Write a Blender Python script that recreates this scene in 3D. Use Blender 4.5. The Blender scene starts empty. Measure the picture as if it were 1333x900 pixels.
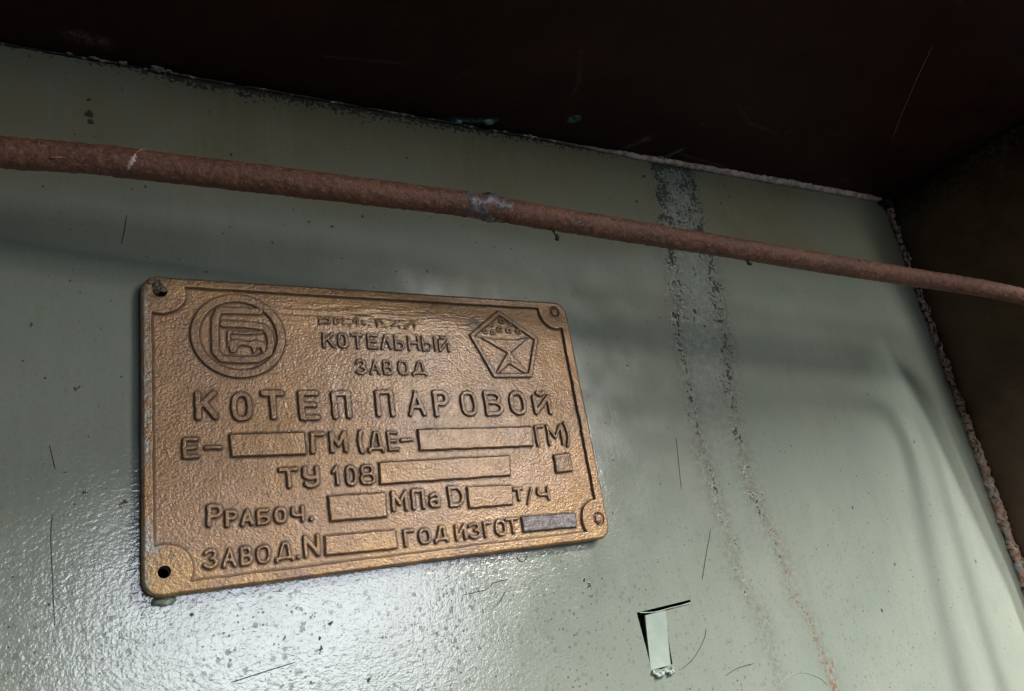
import bpy, math, random
import numpy as np
from mathutils import Matrix, Vector
from mathutils.geometry import delaunay_2d_cdt

# ------------------------------------------------------------------ camera, world, lamps
# world axes: x runs right along the green wall, y into it (wall face at y = 0), z up. Lengths below are in mm.
MM = 0.001
scene = bpy.context.scene
col = scene.collection
S = 295.0                                    # camera to wall
cam_d = bpy.data.cameras.new('camera')
cam = bpy.data.objects.new('camera', cam_d)
col.objects.link(cam)
cam_d.sensor_width = 36.0
cam_d.lens = 26.38
cam_d.clip_start = 0.005
cam_d.clip_end = 100.0
RX = Vector((0.860957, -0.482849, -0.160030))
RY = Vector((-0.025483, -0.355148, 0.934463))
RZ = Vector((-0.508039, -0.800454, -0.318071))
m = Matrix((RX, RY, RZ)).transposed().to_4x4()
m.translation = Vector((0, -S * MM, 0))
cam.matrix_world = m
scene.camera = cam

world = bpy.data.worlds.new('World')
scene.world = world
world.use_nodes = True
bg = world.node_tree.nodes['Background']
bg.inputs[0].default_value = (0.80, 0.92, 1.0, 1)
bg.inputs[1].default_value = 0.055

def area(name, loc, target, sx, sy, power, color):
    l = bpy.data.lights.new(name, 'AREA')
    l.shape = 'RECTANGLE'; l.size = sx; l.size_y = sy
    l.energy = power; l.color = color
    o = bpy.data.objects.new(name, l)
    col.objects.link(o)
    o.location = loc
    d = Vector(target) - Vector(loc)
    o.rotation_euler = d.to_track_quat('-Z', 'Y').to_euler()
    return o

# a window across the boiler room: the pale reflection low on the wall
area('window_light', (1.09, -4.2, 0.05), (0.15, 0, 0.05), 1.85, 0.92, 27, (0.86, 0.91, 1.0))
# high windows under the roof; the overhang shades the upper wall from them
area('high_window_light', (0.98, -1.25, 1.36), (0.40, 0, -0.05), 0.08, 1.05, 80, (1.0, 0.992, 0.975))
area('high_window_light_far', (1.34, -1.25, 1.36), (0.40, 0, -0.05), 0.08, 1.05, 90, (1.0, 0.992, 0.975))
area('added_left_light', (0.10, -1.25, 1.36), (0.40, 0, -0.05), 0.4, 1.05, 34, (1.0, 0.992, 0.975))  # added from the left to light the corner weld and side wall
# two lamps on the right: they throw the soft shadows of the pipe
area('lamp_light', (1.08, -1.6, 0.38), (0.4, 0, 0.0), 0.26, 0.20, 5.2, (1.0, 0.96, 0.88))
area('lamp_light_far', (0.86, -1.6, 0.62), (0.4, 0, 0.0), 0.26, 0.20, 5.8, (1.0, 0.96, 0.88))

scene.view_settings.view_transform = 'Standard'
scene.view_settings.look = 'None'
scene.view_settings.exposure = 0.0
scene.view_settings.gamma = 1.0
scene.render.engine = 'CYCLES'

# ------------------------------------------------------------------ numeric helpers
rng = np.random.default_rng(7)
random.seed(7)

def _hash(ix, iy, iz, seed):
    h = (ix.astype(np.int64) * 374761393 + iy.astype(np.int64) * 668265263 + iz.astype(np.int64) * 2147483647
         + seed * 974634777) & 0xFFFFFFFF
    h = ((h ^ (h >> 13)) * 1274126177) & 0xFFFFFFFF
    h = ((h ^ (h >> 16)) * 2246822519) & 0xFFFFFFFF
    return ((h ^ (h >> 15)) & 0xFFFFFF) / float(0xFFFFFF)

def pnoise(x, y, seed=0):
    """gradient noise, about -1..1"""
    x = np.asarray(x, float); y = np.asarray(y, float)
    ix = np.floor(x); iy = np.floor(y); fx = x - ix; fy = y - iy
    ix = ix.astype(np.int64); iy = iy.astype(np.int64); z = np.zeros_like(ix)
    u = fx**3 * (fx * (fx * 6 - 15) + 10); v = fy**3 * (fy * (fy * 6 - 15) + 10)
    def g(a, b):
        t = _hash(ix + a, iy + b, z, seed) * 2 * np.pi
        return np.cos(t) * (fx - a) + np.sin(t) * (fy - b)
    return 1.5 * ((g(0, 0) * (1 - u) + g(1, 0) * u) * (1 - v) + (g(0, 1) * (1 - u) + g(1, 1) * u) * v)

def vnoise3(x, y, z, seed=0):
    ix = np.floor(x); iy = np.floor(y); iz = np.floor(z)
    fx, fy, fz = x - ix, y - iy, z - iz
    ix, iy, iz = ix.astype(np.int64), iy.astype(np.int64), iz.astype(np.int64)
    fx, fy, fz = [f * f * (3 - 2 * f) for f in (fx, fy, fz)]
    r = 0
    for a in (0, 1):
        for b in (0, 1):
            for c in (0, 1):
                r = r + _hash(ix + a, iy + b, iz + c, seed) * (fx if a else 1 - fx) * (fy if b else 1 - fy) * (fz if c else 1 - fz)
    return r * 2 - 1

def fbm(x, y, seed=0, n=3):
    r = 0; a = 1.0; t = 0
    for i in range(n):
        r = r + a * pnoise(x * 2**i, y * 2**i, seed + i); t += a; a *= 0.5
    return r / t

def smooth(a, b, v):
    t = np.clip((v - a) / (b - a), 0, 1)
    return t * t * (3 - 2 * t)

def seg_dist(X, Z, pts):
    d = np.full(X.shape, 1e9)
    for (x0, z0), (x1, z1) in zip(pts[:-1], pts[1:]):
        dx, dz = x1 - x0, z1 - z0
        L = dx * dx + dz * dz
        t = np.clip(((X - x0) * dx + (Z - z0) * dz) / L, 0, 1) if L > 0 else 0
        d = np.minimum(d, np.hypot(X - x0 - t * dx, Z - z0 - t * dz))
    return d

def poly_sdf(X, Z, pts):
    d = seg_dist(X, Z, list(pts) + [pts[0]])
    ins = np.zeros(X.shape, bool)
    n = len(pts)
    for i in range(n):
        (x0, z0), (x1, z1) = pts[i], pts[(i + 1) % n]
        if z0 == z1: continue
        c = ((z0 > Z) != (z1 > Z)) & (X < (x1 - x0) * (Z - z0) / (z1 - z0) + x0)
        ins ^= c
    return np.where(ins, -d, d)

def rrect_sdf(X, Z, x0, x1, z0, z1, r):
    qx = np.abs(X - (x0 + x1) / 2) - (x1 - x0) / 2 + r
    qz = np.abs(Z - (z0 + z1) / 2) - (z1 - z0) / 2 + r
    return np.hypot(np.maximum(qx, 0), np.maximum(qz, 0)) + np.minimum(np.maximum(qx, qz), 0) - r

def mesh_obj(name, verts, faces, mat, parent=None, smooth_shade=True, attrs=None):
    """verts in mm -> one mesh object"""
    me = bpy.data.meshes.new(name)
    v = np.asarray(verts, float) * MM
    if isinstance(faces, np.ndarray):
        nf, k = faces.shape
        me.vertices.add(len(v)); me.vertices.foreach_set('co', v.ravel())
        me.loops.add(nf * k); me.loops.foreach_set('vertex_index', faces.ravel().astype(np.int32))
        me.polygons.add(nf)
        me.polygons.foreach_set('loop_start', np.arange(0, nf * k, k, dtype=np.int32))
        me.polygons.foreach_set('loop_total', np.full(nf, k, np.int32))
        me.update(calc_edges=True)
    else:
        me.from_pydata([tuple(p) for p in v], [], faces)
        me.update(calc_edges=True)
    me.validate()
    if smooth_shade:
        me.polygons.foreach_set('use_smooth', np.ones(len(me.polygons), bool))
    for k, a in (attrs or {}).items():
        at = me.attributes.new(k, 'FLOAT', 'POINT')
        at.data.foreach_set('value', np.asarray(a, np.float32))
    me.materials.append(mat)
    o = bpy.data.objects.new(name, me)
    col.objects.link(o)
    if parent: o.parent = parent
    return o

def tag(o, label, cat, group=None):
    o['label'] = label; o['category'] = cat
    if group: o['group'] = group
    return o

def structure(o):
    o['kind'] = 'structure'
    return o

def tube_mesh(pts, rad, n=8, noise=None, closed_ends=True):
    """pts (k,3), rad (k,) -> verts, quad faces; noise(P) returns a radial offset"""
    P = np.asarray(pts, float); k = len(P)
    T = np.gradient(P, axis=0); T /= np.linalg.norm(T, axis=1)[:, None]
    up = np.array([0.123, 0.9, 0.31]); up /= np.linalg.norm(up)
    A = np.cross(T, up); A /= np.linalg.norm(A, axis=1)[:, None]
    B = np.cross(A, T)
    th = np.linspace(0, 2 * np.pi, n, endpoint=False)
    D = A[:, None, :] * np.cos(th)[None, :, None] + B[:, None, :] * np.sin(th)[None, :, None]
    R = np.broadcast_to(np.asarray(rad, float)[:, None], (k, n)).copy()
    V = P[:, None, :] + D * R[:, :, None]
    if noise is not None:
        R = R + noise(V)
        V = P[:, None, :] + D * R[:, :, None]
    i, j = np.meshgrid(np.arange(k - 1), np.arange(n), indexing='ij')
    a = i * n + j; b = i * n + (j + 1) % n
    F = np.stack([a, b, b + n, a + n], -1).reshape(-1, 4)
    return V.reshape(-1, 3), F, D.reshape(-1, 3)

def spline(pts, m):
    P = np.asarray(pts, float)
    t = np.concatenate([[0], np.cumsum(np.linalg.norm(np.diff(P, axis=0), axis=1))])
    out = []
    for i in range(len(P) - 1):
        p0 = P[max(i - 1, 0)]; p1 = P[i]; p2 = P[i + 1]; p3 = P[min(i + 2, len(P) - 1)]
        for u in np.linspace(0, 1, m, endpoint=False):
            out.append(0.5 * (2 * p1 + (p2 - p0) * u + (2 * p0 - 5 * p1 + 4 * p2 - p3) * u * u + (3 * p1 - p0 - 3 * p2 + p3) * u**3))
    out.append(P[-1])
    return np.array(out)

# ------------------------------------------------------------------ material helpers
class NT:
    def __init__(self, name):
        self.mat = bpy.data.materials.new(name); self.mat.use_nodes = True
        self.t = self.mat.node_tree; self.N = self.t.nodes; self.L = self.t.links
        self.b = self.N['Principled BSDF']
        tc = self.N.new('ShaderNodeTexCoord')
        mp = self.N.new('ShaderNodeMapping'); mp.inputs['Scale'].default_value = (1000, 1000, 1000)
        self.L.new(tc.outputs['Object'], mp.inputs['Vector'])
        self.mm = mp.outputs['Vector']                     # object coordinates in millimetres
    def scaled(self, s):
        mp = self.N.new('ShaderNodeMapping'); mp.inputs['Scale'].default_value = s
        self.L.new(self.mm, mp.inputs['Vector']); return mp.outputs['Vector']
    def noise(self, wl, detail=3, rough=0.55, vec=None, dist=0.0):
        n = self.N.new('ShaderNodeTexNoise')
        n.inputs['Scale'].default_value = 1.0 / wl; n.inputs['Detail'].default_value = detail
        n.inputs['Roughness'].default_value = rough; n.inputs['Distortion'].default_value = dist
        self.L.new(vec or self.mm, n.inputs['Vector']); return n.outputs['Fac']
    def voronoi(self, wl, vec=None, feature='F1'):
        n = self.N.new('ShaderNodeTexVoronoi'); n.feature = feature
        n.inputs['Scale'].default_value = 1.0 / wl
        self.L.new(vec or self.mm, n.inputs['Vector']); return n
    def attr(self, name):
        n = self.N.new('ShaderNodeAttribute'); n.attribute_name = name; return n.outputs['Fac']
    def _in(self, sock, v):
        if isinstance(v, (int, float)): sock.default_value = v
        elif isinstance(v, tuple): sock.default_value = v if len(v) == 4 else (*v, 1)
        else: self.L.new(v, sock)
    def math(self, op, a, b=0.0, clamp=False):
        n = self.N.new('ShaderNodeMath'); n.operation = op; n.use_clamp = clamp
        self._in(n.inputs[0], a); self._in(n.inputs[1], b); return n.outputs[0]
    def rng(self, v, a, b, c=0.0, d=1.0):
        n = self.N.new('ShaderNodeMapRange'); n.interpolation_type = 'SMOOTHSTEP'
        self._in(n.inputs['Value'], v)
        for k, x in zip(('From Min', 'From Max', 'To Min', 'To Max'), (a, b, c, d)): n.inputs[k].default_value = x
        return n.outputs['Result']
    def mix(self, f, a, b):
        n = self.N.new('ShaderNodeMix'); n.data_type = 'RGBA'
        self._in(n.inputs['Factor'], f); self._in(n.inputs['A'], a) if False else None
        ins = [s for s in n.inputs if s.type == 'RGBA']
        self._in(ins[0], a); self._in(ins[1], b)
        return [s for s in n.outputs if s.type == 'RGBA'][0]
    def bump(self, h, dist, strength=1.0, normal=None):
        n = self.N.new('ShaderNodeBump'); n.inputs['Distance'].default_value = dist * MM
        self._in(n.inputs['Strength'], strength)
        self._in(n.inputs['Height'], h)
        if normal: self.L.new(normal, n.inputs['Normal'])
        return n.outputs['Normal']
    def out(self, color, rough, metal=0.0, normal=None, ior=1.5):
        self._in(self.b.inputs['Base Color'], color); self._in(self.b.inputs['Roughness'], rough)
        self._in(self.b.inputs['Metallic'], metal); self.b.inputs['IOR'].default_value = ior
        if normal: self.L.new(normal, self.b.inputs['Normal'])
        return self.mat

def mat_green():
    t = NT('green_enamel')
    big = t.noise(90, 3); mid = t.noise(14, 4)
    c = t.mix(t.rng(big, .35, .65), (.254, .290, .238), (.288, .314, .257))
    c = t.mix(t.math('MULTIPLY', t.attr('olive_tone'), t.rng(big, .3, .7, .45, 1.0)), c, (.195, .170, .090))  # darker olive tone over the upper wall
    c = t.mix(t.rng(mid, .45, .75, 0, .22), c, (.225, .25, .21))
    c = t.mix(t.rng(t.noise(8, 4, .65, t.scaled((1.0, 1.0, .28))), .46, .72, 0, .20), c, (.20, .215, .165))
    # bleached drip marks
    pale = t.math('MULTIPLY', t.attr('pale'), t.rng(t.noise(7, 4, .7), .3, .62))
    c = t.mix(pale, c, t.mix(t.rng(t.noise(4.5, 4, .7), .4, .62), (.36, .42, .40), (.20, .255, .225)))
    teal = t.math('MULTIPLY', t.attr('teal'), t.rng(t.noise(5, 4, .7), .35, .65))
    c = t.mix(teal, c, (.12, .34, .27))
    c = t.mix(t.rng(t.noise(1.3, 3, .65), .45, .72, 0, .30), c, (.16, .185, .155))
    tint = t.math('MULTIPLY', t.attr('tint'), t.rng(t.noise(3.2, 4, .7), .34, .62))
    c = t.mix(tint, c, t.mix(t.noise(9, 2), (.15, .125, .085), (.15, .17, .14)))
    # fine fly specks
    v = t.voronoi(3.4); rnd = t.N.new('ShaderNodeSeparateColor'); t.L.new(v.outputs['Color'], rnd.inputs[0])
    rad = t.rng(rnd.outputs[0], .70, 1.0, 0.0, .15)
    sp = t.math('LESS_THAN', v.outputs['Distance'], rad)
    v2 = t.voronoi(1.7); r2 = t.N.new('ShaderNodeSeparateColor'); t.L.new(v2.outputs['Color'], r2.inputs[0])
    thr = t.math('ADD', t.rng(r2.outputs[0], .45, 1.0, -.10, .22), t.math('MULTIPLY', t.attr('specks'), .12))
    sp2 = t.math('MULTIPLY', t.math('LESS_THAN', v2.outputs['Distance'], thr), t.attr('specks'))
    c = t.mix(t.math('MULTIPLY', sp2, .8), c, (.07, .08, .068))
    c = t.mix(t.math('MULTIPLY', sp, .8), c, (.05, .05, .042))
    v3 = t.voronoi(3.1, t.scaled((1.0, 1.0, .92))); r3 = t.N.new('ShaderNodeSeparateColor'); t.L.new(v3.outputs['Color'], r3.inputs[0])
    dd = t.math('ADD', v3.outputs['Distance'], t.rng(t.noise(.8, 2), .3, .7, -.12, .12))
    sp3 = t.math('MULTIPLY', t.rng(t.math('SUBTRACT', dd, t.rng(r3.outputs[1], .35, 1.0, -.12, .32)), -.07, .05, 1, 0), t.attr('specks'))
    c = t.mix(t.math('MULTIPLY', sp3, .55), c, (.10, .11, .10))
    # mould, rust and black grime, broken up by fine noise
    nz = t.math('ADD', t.math('MULTIPLY', t.noise(2.4, 3, .65), .75), t.math('MULTIPLY', t.noise(6.0, 2), .25))
    rust = t.rng(t.math('ADD', nz, t.math('MULTIPLY', t.attr('rust'), .19)), .64, .68)
    c = t.mix(t.math('MULTIPLY', rust, .8), c, t.mix(t.noise(3, 2), (.13, .045, .035), (.34, .16, .075)))
    nm = t.math('ADD', t.math('MULTIPLY', t.noise(2.0, 3, .65), .85), t.math('MULTIPLY', t.noise(7, 2), .15))
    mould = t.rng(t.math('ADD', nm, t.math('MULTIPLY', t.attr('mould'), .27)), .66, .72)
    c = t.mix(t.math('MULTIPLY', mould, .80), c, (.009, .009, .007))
    # orange peel
    wob = t.scaled((.75, 1.0, 1.05))
    peel = t.noise(1.9, 2, .5, wob, .5)
    fine = t.noise(.9, 2, .5)
    brush = t.noise(2.2, 3, .6, t.scaled((1.0, 1.0, .045)))
    c = t.mix(t.rng(brush, .42, .70, 0, .07), c, (.36, .40, .34))
    dent = t.noise(60, 2)
    n = t.bump(dent, .5, .55)
    n = t.bump(peel, .125, t.attr('peel'), n)
    n = t.bump(fine, .10, t.math('ADD', t.math('MULTIPLY', t.attr('peel'), .6), .03), n)
    n = t.bump(brush, .05, .5, n)
    n = t.bump(t.math('MAXIMUM', sp, mould), .12, .7, n)
    r = t.math('ADD', t.rng(t.noise(20, 4), .3, .7, .13, .19), t.math('MULTIPLY', mould, .5))
    t._in(t.b.inputs['Specular IOR Level'], t.math('SUBTRACT', .5, t.math('MULTIPLY', t.math('MAXIMUM', mould, t.math('MAXIMUM', t.math('MULTIPLY', sp, .9), t.math('MAXIMUM', t.math('MULTIPLY', sp2, .85), t.math('MULTIPLY', sp3, .7)))), .48)))
    return t.out(c, r, 0, n, 2.25)

def mat_brass():
    t = NT('bronze_painted_casting')
    big = t.noise(34, 4, .6); mid = t.noise(7, 4, .6)
    c = t.mix(t.rng(big, .36, .64), (.325, .187, .088), (.280, .170, .104))
    c = t.mix(t.rng(mid, .50, .72, 0, .55), c, (.36, .215, .10))
    c = t.mix(t.math('MULTIPLY', t.attr('gold'), t.rng(mid, .3, .6, .35, 1)), c, (.41, .25, .105))
    c = t.mix(t.rng(t.noise(2.2, 3, .6), .50, .72, 0, .55), c, (.12, .070, .050))
    c = t.mix(t.math('MULTIPLY', t.attr('worn'), t.rng(t.noise(5, 4, .7), .35, .6)), c, (.30, .285, .25))
    c = t.mix(t.math('MULTIPLY', t.attr('grime'), .80), c, (.055, .027, .02))
    n = t.bump(t.noise(.85, 3, .6), .22, 1.0)
    n = t.bump(t.noise(1.8, 2, .5), .22, .7, n)
    r = t.math('ADD', t.rng(mid, .3, .7, .32, .45), t.math('MULTIPLY', t.attr('grime'), .25))
    t.b.inputs['Coat Weight'].default_value = .32; t.b.inputs['Coat Roughness'].default_value = .15
    mt = t.math('SUBTRACT', .40, t.math('MULTIPLY', t.attr('grime'), .40), True)
    return t.out(c, r, mt, n)

def mat_grey_casting():
    t = NT('bare_grey_casting')
    c = t.mix(t.rng(t.noise(2.0, 4, .7), .35, .65), (.105, .085, .088), (.24, .21, .205))
    c = t.mix(t.math('MULTIPLY', t.attr('grime'), .8), c, (.04, .025, .024))
    n = t.bump(t.noise(.8, 3, .6), .16, .9)
    return t.out(c, .45, .35, n)

def mat_rust():
    t = NT('rusted_pipe_paint')
    big = t.noise(26, 4, .6); mid = t.noise(3.2, 4, .65); fine = t.noise(.8, 3, .6)
    c = t.mix(t.rng(big, .35, .65), (.122, .051, .032), (.172, .074, .045))
    c = t.mix(t.rng(mid, .50, .68, 0, .85), c, (.225, .108, .068))
    c = t.mix(t.rng(mid, .28, .48, .8, 0), c, (.060, .026, .019))
    c = t.mix(t.rng(t.noise(13, 4, .65), .54, .66, 0, .6), c, (.085, .036, .026))
    c = t.mix(t.rng(fine, .56, .70, 0, .8), c, (.32, .19, .14))
    n = t.bump(mid, .30, .8); n = t.bump(fine, .22, .9, n)
    return t.out(c, t.rng(mid, .3, .7, .55, .8), 0, n)

def mat_weld_lump():
    t = NT('bare_weld_metal')
    a = t.noise(2.2, 4, .7)
    c = t.mix(t.rng(a, .36, .62), (.06, .045, .05), (.19, .175, .195))
    c = t.mix(t.rng(t.noise(5.5, 4, .6), .55, .64), c, (.15, .06, .042))
    c = t.mix(t.rng(t.noise(3.1, 2), .64, .70), c, (.40, .38, .41))
    n = t.bump(t.noise(1.0, 3), .3, .9)
    return t.out(c, .5, .2, n)

def mat_seam_crust():
    t = NT('crusted_weld_seam')
    sep = t.N.new('ShaderNodeSeparateXYZ'); t.L.new(t.mm, sep.inputs[0])
    low = t.rng(sep.outputs['Z'], -60, 140, 1, 0)
    a = t.noise(2.6, 4, .7); b = t.noise(5.5, 3, .6)
    c = t.mix(t.rng(a, .43, .52), (.02, .014, .011), (.50, .35, .26))
    c = t.mix(t.rng(t.noise(1.7, 3, .6), .60, .68, 0, .9), c, (.66, .56, .47))
    c = t.mix(t.math('MULTIPLY', low, t.rng(b, .42, .56, 0, .8)), c, (.60, .36, .24))
    c = t.mix(t.math('MULTIPLY', low, t.rng(t.noise(8, 3), .52, .62, 0, .9)), c, (.50, .51, .51))
    n = t.bump(a, .8, .9); n = t.bump(t.noise(1.0, 3), .4, .9, n)
    return t.out(c, .6, 0, n)

def mat_sealant():
    t = NT('old_pale_sealant')
    a = t.noise(5, 4, .7)
    c = t.mix(t.rng(a, .38, .6), (.30, .22, .18), (.62, .52, .45))
    sep = t.N.new('ShaderNodeSeparateXYZ'); t.L.new(t.mm, sep.inputs[0])
    c = t.mix(t.math('MULTIPLY', t.rng(sep.outputs['X'], 225, 320, 1, 0), t.rng(t.noise(6, 4, .7), .34, .46)), c, (.02, .013, .011))
    c = t.mix(t.rng(t.noise(2.4, 3), .60, .68), c, (.04, .03, .025))
    c = t.mix(t.rng(t.noise(22, 2), .60, .68, 0, .6), c, (.22, .38, .34))
    n = t.bump(t.noise(1.4, 3), .3, .9)
    return t.out(c, .6, 0, n)

def mat_brown(name, base, tint, rough, streak, spec):
    t = NT(name)
    a = t.noise(40, 4, .6); f = t.noise(2.0, 4, .65)
    c = t.mix(t.rng(a, .35, .65), base, tint)
    c = t.mix(t.rng(f, .64, .72, 0, .5), c, tuple(min(1, x * 3.2 + .01) for x in tint))
    c = t.mix(t.math('MULTIPLY', t.attr('scuff'), t.rng(t.noise(1.8, 4, .7), .36, .6)), c, (.17, .12, .10))
    c = t.mix(t.math('MULTIPLY', t.attr('teal'), t.rng(t.noise(1.5, 3, .7), .36, .55)), c, (.13, .33, .29))
    c = t.mix(t.math('MULTIPLY', t.attr('mould'), t.rng(t.noise(2.6, 3, .7), .3, .55)), c, (.006, .005, .004))
    n = t.bump(t.noise(9, 3, .6), .9, streak); n = t.bump(t.noise(1.6, 3, .6), .3, .8, n)
    t.b.inputs['Specular IOR Level'].default_value = spec
    return t.out(c, t.rng(a, .3, .7, rough - .06, rough + .08), 0, n)

def mat_plain(name, a, b, wl, rough, metal=0.0, bumpd=.1):
    t = NT(name)
    c = t.mix(t.rng(t.noise(wl, 4, .65), .36, .64), a, b)
    return t.out(c, rough, metal, t.bump(t.noise(wl * .6, 3), bumpd, .8))

M_GREEN = mat_green(); M_BRASS = mat_brass(); M_GREY = mat_grey_casting(); M_RUST = mat_rust()
M_WELD = mat_weld_lump(); M_CRUST = mat_seam_crust(); M_SEAL = mat_sealant()
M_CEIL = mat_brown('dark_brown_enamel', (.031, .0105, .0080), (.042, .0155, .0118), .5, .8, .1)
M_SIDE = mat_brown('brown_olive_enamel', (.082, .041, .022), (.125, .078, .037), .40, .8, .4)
M_DARK = mat_plain('dark_void', (.006, .005, .004), (.012, .01, .008), 4, .9)
M_HAIR = mat_plain('dark_hair', (.012, .010, .008), (.03, .024, .018), 2, .5, 0, .02)
M_SCRATCH = mat_plain('pale_scratch', (.22, .18, .16), (.34, .28, .25), 2, .7, 0, .02)
M_WHITE = mat_plain('cream_paint_drip', (.42, .33, .28), (.60, .52, .46), 2, .5)
M_TAN = mat_plain('tan_paint_fleck', (.30, .15, .10), (.42, .24, .17), 1.5, .6)
M_TEAL = mat_plain('teal_paint_flake', (.10, .26, .25), (.22, .42, .40), 1.5, .5)
M_CHIP = mat_plain('grey_paint_chip', (.16, .13, .13), (.34, .29, .28), 1.5, .6)
M_SCALE = mat_plain('dried_brown_crust', (.035, .026, .02), (.20, .15, .11), 1.6, .7, 0, .4)
M_DIRT = mat_plain('black_dirt', (.012, .010, .007), (.045, .035, .022), 1.2, .8, 0, .3)
M_LITGREEN = mat_plain('lit_green_enamel', (.32, .385, .33), (.37, .43, .375), 9, .34, 0, .08)  # wall green made lighter in colour, as the tab catches the light
M_GREEN_RIDGE = mat_plain('green_ridge_paint', (.23, .27, .225), (.27, .31, .25), 3, .3, 0, .05)
M_SPLAT = mat_plain('green_paint_blob', (.24, .30, .25), (.31, .36, .30), 3, .35, 0, .2)

# ------------------------------------------------------------------ the green wall
def zc(x):                                                   # height of the joint with the brown soffit
    return 240.0 + (np.asarray(x, float) + 27) * 12 / 592.0
XW = 558.0

STRIP_L = np.array([(315, 241), (309, 202), (304, 154), (299.3, 125), (296.8, 102), (293.8, 71), (294.5, 54), (297.4, 29), (299.3, -8.5), (306.9, -23), (309.8, -42), (312, -130)])
STRIP_R = np.array([(346.2, 242), (342.4, 199), (343, 162), (337.1, 126), (331.3, 97), (327.7, 70), (325.8, 35), (335.1, 7), (336.8, -23), (342.7, -34), (345.6, -55), (347.8, -67), (352, -130)])
DABS = [(4.2, 220.3, 1.3), (4.6, 213.5, 2.2), (5.2, 210, 1.6), (18.6, 194, 1.6), (59.4, 204, 1.0), (79.8, 171, .9), (91.5, 174.2, 1.1), (102.3, 173.2, 1.0),
        (117.3, 180, .9), (130.6, 153, 1.0), (147.3, 154.4, .9), (144.4, 217.7, 1.0), (181, 222.8, 1.1), (245.1, 62.1, 1.0), (257, 106.8, 1.2), (303, 232, 2.2),
        (292.4, 212.8, 1.3), (295.7, 169.9, 1.0), (365.7, 221.9, 1.2), (374.3, 236, 1.5), (376, 228, 1.3), (486.7, 178.7, 1.6), (488.7, 56.6, 1.6), (448.6, 36.8, 1.2),
        (511.5, -23.8, 1.4), (203.9, 10.6, .8), (204, 3.8, 1.4), (206, 1.1, 1.6), (207, -4, .9), (248.9, 7, 1.0), (286.6, 11.8, 1.0), (317.8, 8.9, .8), (2.7, 96, 1.2),
        (5.8, 58.6, 1.1), (17.6, 53.7, 1.5), (230, 146.9, .8), (82.2, -1.7, 1.2), (82.5, -5.5, 1.6), (99.7, -18.9, 1.3), (107.3, -4.7, 1.7), (38, 21.2, 1.4), (39, 13.4, 1.5),
        (81, 7.5, 1.1), (87, 3, 1.2), (70.3, .8, 1.2), (92, 28, .8), (317, 142, 1.8), (315, 137, 1.7), (322, 133, 1.4), (301, 134, 1.5), (406, 20, 1.2), (428, -16, 1.3),
        (455, 90, 1.0), (384, 12, .8), (403.7, -38.9, 1.2), (-12, 120, 1.0), (25, 182, .9)]

def wall_fields(X, Z):
    xl = np.interp(Z, STRIP_L[::-1, 1], STRIP_L[::-1, 0]); xr = np.interp(Z, STRIP_R[::-1, 1], STRIP_R[::-1, 0])
    wob = 4.5 * fbm(X / 14, Z / 26, 5)
    top = zc(X) - Z
    fade = np.interp(Z, [-130, -60, 10, 60, 110, 160, 230], [.30, .42, .60, .72, .86, .95, 1.0])
    inside = smooth(-4, 3, X - xl + wob) * smooth(-4, 3, xr - X + wob)
    gl = np.exp(-((X - xl + wob) / (3.2 + 3.0 * fade))**2); gr = np.exp(-((X - xr + wob) / (3.6 + 4.2 * fade))**2)
    mould = .46 * fade * gl + .50 * fade * gr + (.20 * smooth(60, 200, Z) + .18 * smooth(150, 240, Z)) * inside
    mould += .16 * inside * smooth(-80, 60, Z)
    mould *= np.clip(1 + 1.3 * fbm(X / 7, Z / 9, 25), .25, 2)
    # black line of grime under the soffit, worst between x = 30 and 330
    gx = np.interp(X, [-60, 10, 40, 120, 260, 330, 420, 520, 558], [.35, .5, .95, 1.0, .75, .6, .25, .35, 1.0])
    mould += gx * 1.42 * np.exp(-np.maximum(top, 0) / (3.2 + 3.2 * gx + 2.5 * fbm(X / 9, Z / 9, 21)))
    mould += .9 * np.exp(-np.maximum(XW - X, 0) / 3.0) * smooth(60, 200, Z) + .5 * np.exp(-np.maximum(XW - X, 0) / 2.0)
    for x, z, r in DABS:
        d = np.hypot(X - x, (Z - z) * .8) / ((.45 if z < 25 and x < 150 else .66) * r)
        mould = np.maximum(mould, 1.4 * np.exp(-d * d * .7))
    rust = .75 * np.exp(-((X - xr + wob) / 4)**2) * np.interp(Z, [-130, -70, -40, -20, 0, 100, 130], [1.25, 1.2, 1.05, .9, .6, .6, .2])
    rust += .5 * np.exp(-((X - xl + wob) / 3)**2) * np.interp(Z, [-60, -10, 60, 150, 200], [.35, .75, .75, .5, 0])
    rust += .55 * np.exp(-np.maximum(XW - X, 0) / 4.0) * smooth(120, 0, Z)
    pale = inside * np.interp(Z, [-120, 0, 80, 130, 240], [.04, .07, .28, .75, .9])
    tint = np.clip(.75 * np.exp(-((X - xl + wob) / 6.5)**2) + .75 * np.exp(-((X - xr + wob) / 8)**2) + .30 * inside * smooth(-20, 90, Z), 0, .8) * np.interp(Z, [-130, -40, 60, 240], [.45, .6, .85, .9])
    teal = np.exp(-((X - 332) / 22)**2) * np.exp(-np.maximum(top, 0) / 12.0)
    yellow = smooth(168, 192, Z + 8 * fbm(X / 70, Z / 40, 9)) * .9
    specks = smooth(85, 0, Z + .06 * (X - 60)) * .6 * smooth(520, 400, X) + smooth(360, 130, X) * smooth(40, -20, Z) * .6
    specks = np.clip(specks, 0.0, 1) * (.55 + .45 * smooth(-.3, .3, fbm(X / 40, Z / 40, 31)))
    peel = np.interp(X, [-60, 120, 220, 330, 560], [.95, .9, .55, .28, .12]) * np.interp(Z, [-130, 30, 70, 150, 240], [1, 1, .5, .16, .1])
    return dict(mould=np.clip(mould, 0, 1.4), rust=np.clip(rust, 0, 1.2), pale=np.clip(pale, 0, 1), teal=teal, olive_tone=yellow, specks=specks, peel=peel, tint=tint)

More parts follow.
